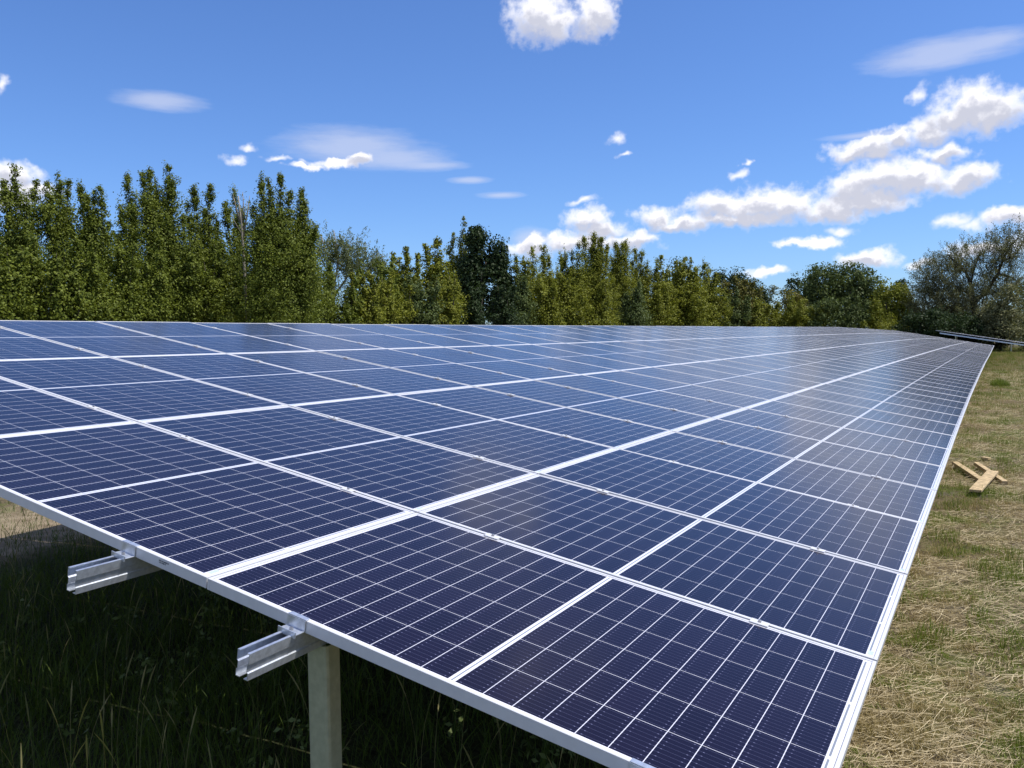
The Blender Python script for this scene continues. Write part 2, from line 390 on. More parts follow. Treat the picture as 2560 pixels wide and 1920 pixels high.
for k in range(NCOL):
    for i in range(4):
        if k < 20:
            where = 'nearest column at the open end' if k == 0 else f'{ORD[k]} column from the open end'
            lab = f'navy solar panel in the {ROWS[i]} row, {where}'; grp = 'solar panels of the long row'
        elif k < KINK:
            lab = f'small distant solar panel in the {ROWS[i]} row, past the twentieth column before the bend'; grp = f'distant solar panels of the {ROWS[i]} row before the bend'
        else:
            lab = f'tiny pale solar panel in the {ROWS[i]} row of the far section beyond the bend'; grp = f'far solar panels of the {ROWS[i]} row beyond the bend'
        first[(k, i)] = panel(frame_at(i * PU, k * PV), lab, grp)
# printed serial on the end frame of the second panel up
p = first[(0, 1)]
ink = MB()
for r_, n_ in ((0, 11), (1, 8)):
    for j in range(n_):
        hh = random.choice((0.0034, 0.0042, 0.0026))
        ink.box((-0.0003, 0.215 - j * 0.0042, -0.0105 - r_ * 0.006), (0.0007, random.choice((0.0012, 0.0024, 0.003)), hh))
ink.obj('serial_print', M_INK, p)

# purlins (rails) under the modules
RAILU = []
for i in range(4): RAILU += [i * PU + 0.36, i * PU + 1.39]
RW, RH = 0.044, 0.074
def channel_outline():
    t = 0.0022; w = RW / 2; h = RH
    L = [(-w, 0), (-w, -h * .40), (-w + .004, -h * .43), (-w + .004, -h * .70), (-w, -h * .73), (-w, -h), (-w * .35, -h), (-w * .35, -h + t),
         (-w + t, -h + t), (-w + t, -h * .74), (-w + .004 + t, -h * .69), (-w + .004 + t, -h * .44), (-w + t, -h * .39), (-w + t, -t), (-w + .009, -t), (-w + .009, 0)]
    Rr = [(-a, b) for a, b in reversed(L)]
    return L, Rr
for j, u in enumerate(RAILU):
    t = empty('mounting_rail', surf(u, 0, -0.035))
    L, Rr = channel_outline()
    mb = MB()
    vs = [-0.19, 8, 13, 20, 29, 44, 71.9]
    for out in (L, Rr):
        for v0, v1 in zip(vs[:-1], vs[1:]):
            mb.prism(out, lambda p, v0=v0: surf(u + p[0], v0, -0.035 + p[1]) - t.location, lambda p, v1=v1: surf(u + p[0], v1, -0.035 + p[1]) - t.location)
    # bottom web joining the two sides, left with a slot at the free end
    w = RW / 2 * .36
    for v0, v1 in zip([-0.165] + vs[1:-1], vs[1:]):
        mb.prism([(-w, -RH + .0003), (w, -RH + .0003), (w, -RH + .0021), (-w, -RH + .0021)], lambda p, v0=v0: surf(u + p[0], v0, -0.035 + p[1]) - t.location,
                 lambda p, v1=v1: surf(u + p[0], v1, -0.035 + p[1]) - t.location)
    mb.obj('channel', M_ZINC, t)
    tag(t, f'galvanised steel channel rail under the panels, {ORD[j]} up from the grass edge', 'rail', 'mounting rails under the long row')

# clamps
def bolt_mesh(name, r, h):
    mb = MB(); pts = [(r * math.cos(a * math.pi / 3), r * math.sin(a * math.pi / 3)) for a in range(6)]
    mb.prism(pts, lambda p: (p[0], p[1], 0), lambda p: (p[0], p[1], h))
    return mb
mc = MB().box((0, 0, 0.0022), (0.036, 0.060, 0.003)).mesh('clamp_plate', M_ALU, bevel=0.0006)
bm_ = bolt_mesh('bolt', 0.0060, 0.007).mesh('bolt', M_BOLT, bevel=0.0006)
for k in range(1, 7):
    for j, u in enumerate(RAILU):
        t = empty('mid_clamp')
        t.matrix_world = frame_at(u, k * PV - 0.010)
        link(bpy.data.objects.new('clamp_plate', mc), t)
        b = link(bpy.data.objects.new('bolt', bm_), t); b.location = (0, 0, 0.0042)
        tag(t, f'zinc clamp over the {ORD[j]} rail from the grass, {ORD[k-1]} gap from open end', 'clamp', 'clamps in the gaps between the panels')
ec = MB()
ec.box((0.0045, 0, 0.0018), (0.017, 0.066, 0.003)); ec.box((-0.0035, 0, -0.016), (0.003, 0.066, 0.0326))
ec.box((-0.021, 0, -0.0316), (0.032, 0.066, 0.003)); ec.box((-0.0385, 0, -0.0316), (0.003, 0.066, 0.018))
ecm = ec.mesh('clamp_bracket', M_ZINC, bevel=0.0005)
for j, u in enumerate(RAILU):
    t = empty('end_clamp'); t.matrix_world = frame_at(u, 0.0)
    link(bpy.data.objects.new('clamp_bracket', ecm), t)
    b = link(bpy.data.objects.new('bolt', bm_), t); b.location = (-0.021, 0, -0.030)
    tag(t, f'angled zinc end clamp on the free end of the {ORD[j]} rail from the grass edge', 'clamp', 'end clamps at the open end of the row')

# posts
def post(x, y, ztop, label, group):
    t = empty('steel_post', (x, y, float(gz(x, y)) - 0.05))
    a, b, th, lip = 0.078, 0.056, 0.004, 0.016
    r = 0.011
    hgt = ztop - t.location.z
    # sigma shaped section: web towards -Y, flanges run to +Y with turned lips
    out = [(-a/2 + r, -b/2), (a/2 - r, -b/2), (a/2 - r*.3, -b/2 + r*.3), (a/2, -b/2 + r), (a/2, b/2), (a/2 - lip, b/2), (a/2 - lip, b/2 - th), (a/2 - th, b/2 - th), (a/2 - th, -b/2 + th + r*.5),
           (-a/2 + th, -b/2 + th + r*.5), (-a/2 + th, b/2 - th), (-a/2 + lip, b/2 - th), (-a/2 + lip, b/2), (-a/2, b/2), (-a/2, -b/2 + r), (-a/2 + r*.3, -b/2 + r*.3)]
    MB().prism(out, lambda p: (p[0], p[1], 0), lambda p: (p[0], p[1], hgt)).obj('section', M_POST, t)
    tag(t, label, 'post', group); return t
for n_, v in enumerate((0.115, 3.6, 7.1, 10.6, 14.1)):
    for i_, u in enumerate((RAILU[1], RAILU[6])):
        s_ = surf(u, v, -0.035 - RH)
        if n_ and i_ == 1 and n_ > 2: continue
        side = 'under the second rail' if i_ == 0 else 'under the seventh rail'
        post(s_.x, v, s_.z - 0.004, f'galvanised steel post {side}, {ORD[n_]} post from the open end', 'posts under the long row')

# ------------------------------------------------------------------ second row far behind, shifted towards the meadow
FX, FY = 3.13, 76.0
def fsurf(u, v, n=0.0): return Vector((FX - u * CA + n * SA, FY + v, u * SA + n * CA + H - 0.055))
FR = Matrix(((0, -CA, SA), (1, 0, 0), (0, SA, CA)))
for k in range(6):
    for i in range(4):
        o = fsurf(i * PU, k * PV)
        M = Matrix(((0, -CA, SA, o.x), (1, 0, 0, o.y), (0, SA, CA, o.z), (0, 0, 0, 1)))
        panel(M, f'solar panel in the {ROWS[i]} row of the separate far table set back beside the willow', f'panels of the far table, {ROWS[i]} row')
t = empty('sloped_beam', fsurf(0.6, 0.12, -0.20))
mb = MB(); mb.prism([(-.03, 0), (.03, 0), (.03, -.10), (-.03, -.10)], lambda p: fsurf(0.5, 0.12 + p[0], -0.14 + p[1]) - t.location, lambda p: fsurf(6.7, 0.12 + p[0], -0.14 + p[1]) - t.location)
mb.obj('beam', M_ZINC, t); tag(t, 'pale sloped steel beam under the free end of the far table', 'beam')
for n_, (u, v) in enumerate(((1.5, .12), (5.5, .12), (1.5, 3.2), (5.5, 3.2))):
    s_ = fsurf(u, v, -0.24)
    post(s_.x, s_.y, s_.z + 0.05, f'distant steel post under the far table, {["front low", "front high", "rear low", "rear high"][n_]} one', 'posts under the far table')
# bare mounting frame further back, by the picture's edge
t = empty('bare_table', (2.6, 112, 0))
for j, (x, y) in enumerate(((-1.2, 0), (0.35, 0), (1.5, 0), (0.3, 6), (1.8, 6))):
    MB().box((x, y, 0.42), (0.09, 0.07, 0.84)).obj('post', M_POST, t)
MB().box((0.2, -0.06, 0.80), (3.6, 0.05, 0.10)).obj('rail', M_ZINC, t); MB().box((1.0, 5.93, 0.98), (3.4, 0.05, 0.10)).obj('rail', M_ZINC, t)
tag(t, 'bare galvanised mounting frame of posts and rails beyond the far table', 'solar rack')

# ------------------------------------------------------------------ wood left on the meadow
def plank(name, a, b, w, th, parent, off):
    a, b = Vector(a), Vector(b); d = (b - a); L = d.length; d.normalize()
    s_ = Vector((-d.y, d.x, 0)).normalized(); n = d.cross(s_); c = (a + b) / 2 - off
    M = Matrix(((d.x, s_.x, n.x, c.x), (d.y, s_.y, n.y, c.y), (d.z, s_.z, n.z, c.z), (0, 0, 0, 1)))
    return MB().box((0, 0, 0), (L, w, th), M).obj(name, M_WOOD, parent, bevel=0.002)
def gpt(px, py, z):
    d = ray(px, py); k = (z - CAM[2]) / d[2]; p = CAM + k * d
    return (p[0], p[1], z)
o = Vector((0.2, 9.6, 0)); t = empty('pallet_fragment', o)
plank('slat', gpt(2388, 1158, .05), gpt(2458, 1204, .03), .07, .04, t, o)
plank('slat', gpt(2441, 1159, .055), gpt(2513, 1207, .035), .06, .04, t, o)
plank('board', gpt(2482, 1179, .095), gpt(2438, 1227, .085), .115, .024, t, o)
plank('block', gpt(2438, 1227, .055), gpt(2446, 1221, .05), .05, .045, t, o)
tag(t, 'fresh yellow pallet fragment of two slats and a board lying in the dry grass', 'pallet piece')
o = Vector((.25, 11.4, 0)); t = empty('wood_scrap', o)
plank('scrap', gpt(2456, 1144, .035), gpt(2474, 1147, .03), .08, .03, t, o)
tag(t, 'small pale wood scrap lying on its own behind the pallet fragment', 'wood scrap')

# ------------------------------------------------------------------ grasses
def blades(name, x, y, h, w, lean, mt, seg=3, base=None, flat=None, curve=0.6, parent=None):
    """tapered bent strips; lean is the sideways reach at the tip, flat lays the strip down"""
    n = len(x); a = RNG.uniform(0, 2 * np.pi, n); z = gz(x, y) if base is None else base
    V = np.zeros((n, seg * 2 + 1, 3))
    px, py = -np.sin(a), np.cos(a)
    tw = RNG.uniform(-0.9, 0.9, n); wx, wy = np.cos(a + np.pi / 2 + tw), np.sin(a + np.pi / 2 + tw)
    for s in range(seg + 1):
        t = s / seg
        r = lean * (t ** (1 + curve)); zz = h * (t - 0.35 * np.minimum(lean / np.maximum(h, 1e-3), 1.2) * t * t)
        cx, cy = x + r * np.cos(a), y + r * np.sin(a)
        ww = w * (1 - t) ** 0.6 * 0.5
        if s < seg:
            V[:, 2 * s] = np.c_[cx - wx * ww, cy - wy * ww, z + zz]; V[:, 2 * s + 1] = np.c_[cx + wx * ww, cy + wy * ww, z + zz]
        else: V[:, 2 * seg] = np.c_[cx, cy, z + zz]
    b = np.arange(n)[:, None] * (2 * seg + 1)
    quads = [np.c_[b + 2 * s, b + 2 * s + 1, b + 2 * s + 3, b + 2 * s + 2] for s in range(seg - 1)]
    tip = np.c_[b + 2 * seg - 2, b + 2 * seg - 1, b + 2 * seg, b + 2 * seg]
    F = np.vstack(quads + [tip[:, :4]])
    # last face as a degenerate-free triangle list
    V = V.reshape(-1, 3)
    me = bpy.data.meshes.new(name); nq = n * (seg - 1)
    q = np.vstack(quads) if quads else np.zeros((0, 4), int); tr = tip[:, :3]
    me.vertices.add(len(V)); me.vertices.foreach_set('co', V.astype(np.float32).ravel())
    loops = np.r_[q.ravel(), tr.ravel()].astype(np.int32)
    me.loops.add(len(loops)); me.loops.foreach_set('vertex_index', loops)
    me.polygons.add(nq + n)
    me.polygons.foreach_set('loop_start', np.r_[np.arange(0, nq * 4, 4), nq * 4 + np.arange(0, n * 3, 3)].astype(np.int32))
    me.polygons.foreach_set('loop_total', np.r_[np.full(nq, 4), np.full(n, 3)].astype(np.int32))
    me.update(calc_edges=True); me.materials.append(mt)
    return link(bpy.data.objects.new(name, me), parent)
def vnoise(x, y, s, seed=0):
    r = np.random.default_rng(seed); k = r.uniform(0, 1, (64, 64))
    fx, fy = (x / s) % 64, (y / s) % 64; ix, iy = fx.astype(int), fy.astype(int); tx, ty = fx - ix, fy - iy
    tx = tx * tx * (3 - 2 * tx); ty = ty * ty * (3 - 2 * ty); jx, jy = (ix + 1) % 64, (iy + 1) % 64
    return (k[ix, iy] * (1 - tx) + k[jx, iy] * tx) * (1 - ty) + (k[ix, jy] * (1 - tx) + k[jx, jy] * tx) * ty
M_GREEN = foliage('meadow_grass', (0.070, 0.100, 0.010), (0.20, 0.25, 0.040), 0.25)
M_DRY = foliage('dry_grass', (0.13, 0.10, 0.034), (0.44, 0.34, 0.15), 0.2)
M_STRAW = foliage('straw', (0.20, 0.15, 0.075), (0.74, 0.62, 0.39), 0.12)
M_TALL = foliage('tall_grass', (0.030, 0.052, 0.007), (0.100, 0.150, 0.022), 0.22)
M_STALK = foliage('seed_stalk', (0.10, 0.11, 0.04), (0.34, 0.30, 0.13), 0.15)

def strip_points(n, y0, y1, x0=-0.7, x1=3.2, power=2.2):
    y = y0 + (y1 - y0) * RNG.uniform(0, 1, n) ** power
    wx = np.clip(0.9 + 0.12 * y, 0.9, 6)
    x = x0 + (np.minimum(x1, wx) - x0) * RNG.uniform(0, 1, n)
    return x, y
def keep(mask, *a): return [q[mask] for q in a]
x, y = strip_points(380000, 0.0, 95, power=2.8)
gp = vnoise(x, y, 0.55, 3) * 0.6 + vnoise(x, y, 0.17, 4) * 0.4 + 0.13 * np.exp(-((x - .5) / .35) ** 2 - ((y - 5.0) / 1.1) ** 2) - 0.10 * np.exp(-((x - .5) / .5) ** 2 - ((y - 2.6) / .9) ** 2)
x1, y1 = keep((gp > 0.47) & (RNG.uniform(0, 1, len(x)) < 0.85), x, y)
sc = 1 + y1 * 0.02
tuft = np.clip((vnoise(x1, y1, .23, 41) - .25) * 2.2, .25, 1.7)
o = blades('green_grass', x1, y1, RNG.uniform(.02, .085, len(x1)) * sc * tuft, RNG.uniform(.0022, .0045, len(x1)) * sc, RNG.uniform(.01, .06, len(x1)), M_GREEN)
tag(o, 'short green grass tufts beside the low edge of the panels', 'grass', kind='stuff')
x2, y2 = keep(gp < 0.60, x, y); sc = 1 + y2 * 0.02
tuft = np.clip((vnoise(x2, y2, .19, 42) - .25) * 2.2, .25, 1.6)
o = blades('dry_grass', x2, y2, RNG.uniform(.015, .075, len(x2)) * sc * tuft, RNG.uniform(.0014, .0032, len(x2)) * sc, RNG.uniform(.02, .075, len(x2)), M_DRY)
tag(o, 'dry mown grass on the sunny side of the panels', 'grass', kind='stuff')
# cut straw lying flat
x, y = strip_points(80000, 0.2, 40, power=2.5)
sp = vnoise(x, y, 0.7, 9)
x, y = keep(sp > 0.30, x, y)
n = len(x); a = RNG.uniform(0, np.pi, n); L = (.03 + .15 * RNG.uniform(0, 1, n) ** 2.2) * (1 + y * 0.015); w = RNG.uniform(.0007, .0022, n) * (1 + y * 0.035)
zb = gz(x, y) + RNG.uniform(.004, .035, n); tilt = RNG.normal(0, .22, n)
bend = RNG.normal(0, .03, n)
pts = []
for s in (-.5, 0, .5):
    cx = x + np.cos(a) * L * s - np.sin(a) * (bend * (abs(s) * 2)); cy = y + np.sin(a) * L * s + np.cos(a) * (bend * (abs(s) * 2)); cz = zb + tilt * L * s
    pts.append(np.c_[cx + np.sin(a) * w / 2, cy - np.cos(a) * w / 2, cz]); pts.append(np.c_[cx - np.sin(a) * w / 2, cy + np.cos(a) * w / 2, cz + w * .5])
V = np.stack(pts, 1).reshape(-1, 3); b = np.arange(n)[:, None] * 6
o = bulk('cut_straw', V, np.vstack([np.c_[b, b + 1, b + 3, b + 2], np.c_[b + 2, b + 3, b + 5, b + 4]]), M_STRAW)
tag(o, 'pale cut straw lying over the mown meadow', 'straw', kind='stuff')
# tall grass in the shade of the table and around its end
n = 150000
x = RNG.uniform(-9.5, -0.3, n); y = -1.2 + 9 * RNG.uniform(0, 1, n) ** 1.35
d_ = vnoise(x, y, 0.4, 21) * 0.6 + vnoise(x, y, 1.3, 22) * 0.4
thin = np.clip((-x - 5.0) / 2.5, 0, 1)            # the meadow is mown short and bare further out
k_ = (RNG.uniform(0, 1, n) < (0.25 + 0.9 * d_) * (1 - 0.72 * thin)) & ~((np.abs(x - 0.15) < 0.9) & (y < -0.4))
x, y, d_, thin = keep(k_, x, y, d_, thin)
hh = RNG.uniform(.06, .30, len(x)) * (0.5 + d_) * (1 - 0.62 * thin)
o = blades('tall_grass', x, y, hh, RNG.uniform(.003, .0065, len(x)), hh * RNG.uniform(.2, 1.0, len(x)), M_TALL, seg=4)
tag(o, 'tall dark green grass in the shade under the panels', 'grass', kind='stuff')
o_ = empty('grass_tuft', (0.52, 28.7, 0))
n = 900; a_ = RNG.uniform(0, 2 * np.pi, n); r_ = .28 * RNG.uniform(0, 1, n) ** .7
blades('blades', r_ * np.cos(a_), r_ * np.sin(a_) * 1.6, RNG.uniform(.12, .34, n) * (1 - r_), RNG.uniform(.006, .011, n), RNG.uniform(.03, .16, n), M_GREEN, base=np.zeros(n), parent=o_)
tag(o_, 'lone bushy green grass tuft on the mown strip, far along the row', 'grass tuft')
# seed stalks: thin stems with a drooping head
def stalks(name, x, y, h, label, mt):
    n = len(x); a = RNG.uniform(0, 2 * np.pi, n); z = gz(x, y); lean = h * RNG.uniform(.05, .38, n)
    Vs, Fs = [], []; seg = 7; c0 = 0
    prof = np.array([.0016, .0015, .0013, .0012, .0011, .0040, .0052, .0012])
    tt = np.array([0, .22, .44, .62, .74, .80, .90, 1.0])
    V = np.zeros((n, 8, 2, 3))
    wob = RNG.uniform(0.7, 1.3, n)
    for s in range(8):
        t = tt[s]; r = lean * t ** 2.2; cx, cy = x + r * np.cos(a), y + r * np.sin(a); cz = z + h * (t - .12 * t ** 3)
        w = prof[s] * wob / 2 * (1 + 0.0 * h)
        V[:, s, 0] = np.c_[cx - w * .8, cy - w * .6, cz]; V[:, s, 1] = np.c_[cx + w * .8, cy + w * .6, cz]
    b = np.arange(n)[:, None] * 16
    F = np.vstack([np.c_[b + 2 * s, b + 2 * s + 1, b + 2 * s + 3, b + 2 * s + 2] for s in range(7)])
    # a second strip at right angles gives the stem body
    V2 = V.copy(); mid = V.mean(2, keepdims=True); dv = V - mid; V2[..., 0] = (mid + np.stack([-dv[..., 1], dv[..., 0], dv[..., 2]], -1))[..., 0]; V2[..., 1] = (mid + np.stack([-dv[..., 1], dv[..., 0], dv[..., 2]], -1))[..., 1]
    o = bulk(name, np.vstack([V.reshape(-1, 3), V2.reshape(-1, 3)]), np.vstack([F, F + n * 16]), mt)
    return tag(o, label, 'grass', kind='stuff')
n = 650
x = RNG.uniform(-6.5, -0.3, n); y = -0.6 + 5 * RNG.uniform(0, 1, n) ** 1.5
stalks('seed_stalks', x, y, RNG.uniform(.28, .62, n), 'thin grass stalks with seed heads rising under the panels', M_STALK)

sx_, sy_, sh_ = [], [], []
for px_, py_, z_ in ((30, 1640, .60), (62, 1730, .50), (160, 1700, .58), (172, 1730, .5), (262, 1760, .55), (330, 1820, .46), (215, 1840, .42), (120, 1850, .45)):
    d = ray(px_, py_); k = (z_ - CAM[2]) / d[2]; sx_.append(CAM[0] + k * d[0]); sy_.append(CAM[1] + k * d[1]); sh_.append(z_ + .10)
stalks('sunlit_stalks', np.array(sx_), np.array(sy_), np.array(sh_), 'few yellow seed heads standing in the sun before the shaded grass', foliage('ripe_stalk', (0.22, 0.21, 0.05), (0.42, 0.36, 0.12), 0.2))

# ------------------------------------------------------------------ trees
class Leaves:
    def __init__(s): s.p = []; s.sz = []; s.d = []; s.n = []
    def add(s, p, size, d=None, n=None):
        s.p.append(p); s.n.append(RNG.normal(0, .5, p.shape) if n is None else n); s.sz.append(np.full(len(p), size) * RNG.uniform(.65, 1.25, len(p)))
        s.d.append(RNG.normal(0, 1, p.shape) if d is None else d)
    def build(s, name, mt, parent, off, narrow=0.62):
        p = np.vstack(s.p) - off; sz = np.concatenate(s.sz)[:, None]; n = len(p)
        nrm = np.vstack(s.n) * 1.0 + RNG.normal(0, .55, (n, 3)) + np.array([0.10, 0.0, 0.30]); nrm /= np.linalg.norm(nrm, axis=1, keepdims=True)
        u = np.vstack(s.d) + RNG.normal(0, .5, (n, 3)); u -= (u * nrm).sum(1, keepdims=True) * nrm; u /= np.linalg.norm(u, axis=1, keepdims=True) + 1e-9
        w = np.cross(nrm, u)
        fold = nrm * sz * 0.12
        V = np.stack([p - u * sz * .5, p + w * sz * .5 * narrow + fold, p + u * sz * .5, p - w * sz * .5 * narrow + fold], 1).reshape(-1, 3)
        b = np.arange(n)[:, None] * 4
        return bulk(name, V, np.c_[b, b + 1, b + 2, b + 3], mt, parent)
def shoots(lv, o, d, L, k, size, sigma):
    """leaves along shoots: o, d (n,3), L (n,)"""
    n = len(o); t = RNG.uniform(0, 1, (n, k)) ** 0.8
    p = o[:, None] + d[:, None] * (L[:, None] * t)[..., None] + RNG.normal(0, sigma, (n, k, 3)) * (0.4 + 0.6 * (1 - t))[..., None]
    lv.add(p.reshape(-1, 3), size, np.repeat(d, k, 0))
def stem_shoots(lv, pts, rmax, size, k=13, c=0.75, tip=0.13, slope=0.27, t0=0.0, sigma=0.06, up=.8):
    """side shoots along a leader; they lengthen with the depth below its tip"""
    P = np.array(pts, float); sl_ = np.linalg.norm(np.diff(P, axis=0), axis=1); cum = np.r_[0, np.cumsum(sl_)]; tot = cum[-1]
    tt = np.linspace(t0, 1, 60); dep = tot * (1 - tt); Lt = np.minimum(tip + slope * dep, rmax * (1 + .25 * np.sin(dep * 2.1 + RNG.uniform(0, 6))))
    n = max(12, int(c * Lt.mean() * tot * (1 - t0) / size ** 2))
    cdf = np.cumsum(Lt + .1); cdf /= cdf[-1]; t = np.interp(RNG.uniform(0, 1, n), cdf, tt)
    m_ = 6; nb = int(n * .62) // m_; n0 = n - nb * m_            # half the shoots sit together on boughs, the rest fill in
    t = np.r_[np.repeat(t[:nb], m_), t[nb:nb + n0]]
    rp = lambda f: np.r_[np.repeat(f(nb), m_), f(n0)]
    a = rp(lambda q: RNG.uniform(0, 2 * np.pi, q)); L = rp(lambda q: RNG.uniform(.35, 1.15, q)); e = rp(lambda q: np.clip(RNG.normal(up, .26, q), -.2, 1.35)); n = len(t)
    a = a + RNG.normal(0, .25, n); L = L * np.interp(t, tt, Lt) * RNG.uniform(.65, 1.05, n); e = e + RNG.normal(0, .18, n) + .3 * (t > .85)
    t = np.clip(t + RNG.normal(0, .010, n), t0, 1)
    o = np.stack([np.interp(t * tot, cum, P[:, i]) for i in range(3)], 1)
    d = np.c_[np.cos(a) * np.cos(e), np.sin(a) * np.cos(e), np.sin(e)]
    # leaves gather towards the outer end of a shoot
    q = RNG.uniform(0, 1, (n, k)) ** .6
    jit = RNG.normal(0, 1, (n, k, 3))
    p = o[:, None] + d[:, None] * (L[:, None] * q)[..., None] + jit * sigma * (0.6 + .5 * L[:, None, None])
    nn = jit / np.linalg.norm(jit, axis=2, keepdims=True) * .8 + d[:, None] * .7
    lv.add(p.reshape(-1, 3), size, np.repeat(d, k, 0), nn.reshape(-1, 3))
def clumps(lv, c, r, k, size, squash=0.75):
    n = len(c); q = RNG.normal(0, 1, (n, k, 3)); q /= np.linalg.norm(q, axis=2, keepdims=True); q *= RNG.uniform(.25, 1, (n, k, 1)) ** 0.6
    q[..., 2] *= squash
    rr = np.broadcast_to(np.asarray(r), (n,))
    lv.add((c[:, None] + q * rr[:, None, None]).reshape(-1, 3), size, None, q.reshape(-1, 3))
def crown_centres(n, c, rad, inner=0.45):
    q = RNG.normal(0, 1, (n, 3)); q /= np.linalg.norm(q, axis=1, keepdims=True); q *= (inner + (1 - inner) * RNG.uniform(0, 1, (n, 1)) ** .5)
    return np.array(c) + q * np.array(rad)
def greens(name, c1, c2, tr=0.22): return foliage(name, c1, c2, tr)
L_MAPLE = greens('maple_leaves', (0.046, 0.068, 0.008), (0.205, 0.240, 0.034))
L_OLIVE = greens('olive_leaves', (0.085, 0.100, 0.009), (0.260, 0.270, 0.034))
L_DARK = greens('dark_leaves', (0.014, 0.028, 0.010), (0.048, 0.075, 0.024), 0.2)
L_GREEN = greens('fresh_leaves', (0.050, 0.075, 0.020), (0.140, 0.175, 0.055))
L_WILLOW = greens('willow_leaves', (0.085, 0.088, 0.034), (0.205, 0.205, 0.095), 0.2)
L_SPARSE = greens('sparse_leaves', (0.095, 0.115, 0.040), (0.220, 0.250, 0.110))
M_BARKD = simple('dark_bark', (0.040, 0.034, 0.028), 0.95, 0, 0.3, 9, 0.3)
L_RUST = greens('russet_leaves', (0.090, 0.088, 0.018), (0.205, 0.185, 0.040))
TN = 0
def tree_root(name, x, y, label, cat='tree', group='trees behind the panels'):
    t = empty(name, (x, y, float(gz(x, y)) * (abs(x) < 20)))
    return tag(t, label, cat, group)

LINEX = -26.0
def linedist(px, lx=LINEX, cap=100):
    a = R(azel(px, 840)[0]); s_ = math.sin(a)
    d = (lx - CAM[0]) / s_ if s_ < -1e-3 else 1e9
    return min(d, cap)
def spire_tree(px, tops, label, lm=L_MAPLE, size=0.080, wpx=110, dist=None, body=None, c=0.90, slope=0.42, name='spire_tree', bodyn=70, k=13, rbase=None, cat='tree', group='trees behind the panels'):
    """tree with several upright leaders; tops: (px, py) of every leader's tip in the photo, at its real distance"""
    dist = dist or linedist(px)
    x, y = at(px, dist); t = tree_root(name, x, y, label, cat, group)
    mpp = dist * 1.0 / FPX * 0.95
    wm = wpx * mpp; off = np.array([x, y, t.location.z])
    lv = Leaves(); tr = MB()
    zt = max(high(q[0], q[1], dist) for q in tops)
    tr.tube([(0, 0, -.1), (RNG.normal(0, .08), 0, zt * .3), (RNG.normal(0, .12), 0, zt * .55)], [.035 + zt * .014, .03 + zt * .010, .02 + zt * .004])
    for (qx, qy) in tops:
        dd = dist + RNG.uniform(-.6, .6)
        tx, ty = at(qx, dd); tz = high(qx, qy, dd)
        b0 = np.array([x + (tx - x) * .12, y + (ty - y) * .12, tz * .22]); b1 = np.array([x + (tx - x) * .62, y + (ty - y) * .62, tz * .52]); b2 = np.array([tx, ty, tz])
        b15 = b1 * .45 + b2 * .55 + np.array([RNG.normal(0, .06), RNG.normal(0, .06), 0])
        pts = [b0, b1, b15, b2]
        tr.tube([tuple(p - off) for p in pts], [.035 + tz * .005, .03 + tz * .003, .018, .006], 5)
        stem_shoots(lv, pts, rbase or wm * .58, size, k, c, 14 * mpp, slope, 0.05, .030 + .0010 * dist)
    if bodyn:
        q_ = crown_centres(bodyn, (x, y, zt * .39), (wm * .66, wm * .6, zt * .39), .5)
        q_[:, 2] = np.maximum(q_[:, 2], .25); clumps(lv, q_, RNG.uniform(.22, .52, bodyn) * (.8 + dist * .006), 70, size)
    lv.build('crown', lm, t, off); tr.obj('trunk', M_BARK, t, True)
    return t
def round_tree(px, top, label, wpx, lm, size=0.2, dist=95, nc=150, k=70, cr=0.9, base_z=0.0, blobs=None, name='round_tree', limbs=5, inner=.5, cat='tree', group='trees behind the panels'):
    x, y = at(px, dist); t = tree_root(name, x, y, label, cat, group); mpp = dist / FPX * .98
    off = np.array([x, y, t.location.z]); zt = high(px, top, dist); w = wpx * mpp / 2
    lv = Leaves(); tr = MB()
    if blobs is None: blobs = [(px, top, wpx, 1.0, None)]
    cz = (zt + base_z) / 2
    tr.tube([(0, 0, -.1), (.1, 0, zt * .25), (RNG.normal(0, .1), 0, zt * (.5 if limbs else .3))], [.05 + zt * .02, .05 + zt * .014, .03 + zt * .008])
    for i in range(limbs):
        a = RNG.uniform(0, 2 * np.pi); r = RNG.uniform(.2, .5) * w
        tr.tube([(0, 0, zt * .22), (r * .5 * math.cos(a), r * .5 * math.sin(a), zt * .5), (r * math.cos(a), r * math.sin(a), zt * RNG.uniform(.5, .72))], [.03 + zt * .008, .02 + zt * .006, .01 + zt * .002], 5)
    for (bx, btop, bw, share, bbase) in blobs:
        q = at(bx, dist); zt2 = high(bx, btop, dist); w2 = bw * mpp / 2; zb = base_z if bbase is None else max(0, high(bx, bbase, dist))
        n = int(nc * share)
        c = crown_centres(n, (q[0], q[1], (zt2 + zb) / 2), (max(.1, w2 - cr * .6), max(.1, w2 * .9 - cr * .6), max(.1, (zt2 - zb) / 2 - cr * .45)), inner)
        clumps(lv, c, RNG.uniform(.45, 1.15, n) * cr, k, size)
        if zb < .6:                          # branches down to the ground
            ns = max(6, n // 4); a = RNG.uniform(0, 2 * np.pi, ns); r = np.sqrt(RNG.uniform(.1, 1, ns))
            cs = np.c_[q[0] + np.cos(a) * r * w2 * .95, q[1] + np.sin(a) * r * w2 * .9, RNG.uniform(.2, max(.5, zt2 * .4), ns)]
            clumps(lv, cs, RNG.uniform(.45, 1.0, ns) * cr, k, size)
    lv.build('crown', lm, t, off); tr.obj('trunk', M_BARK, t, True)
    return t

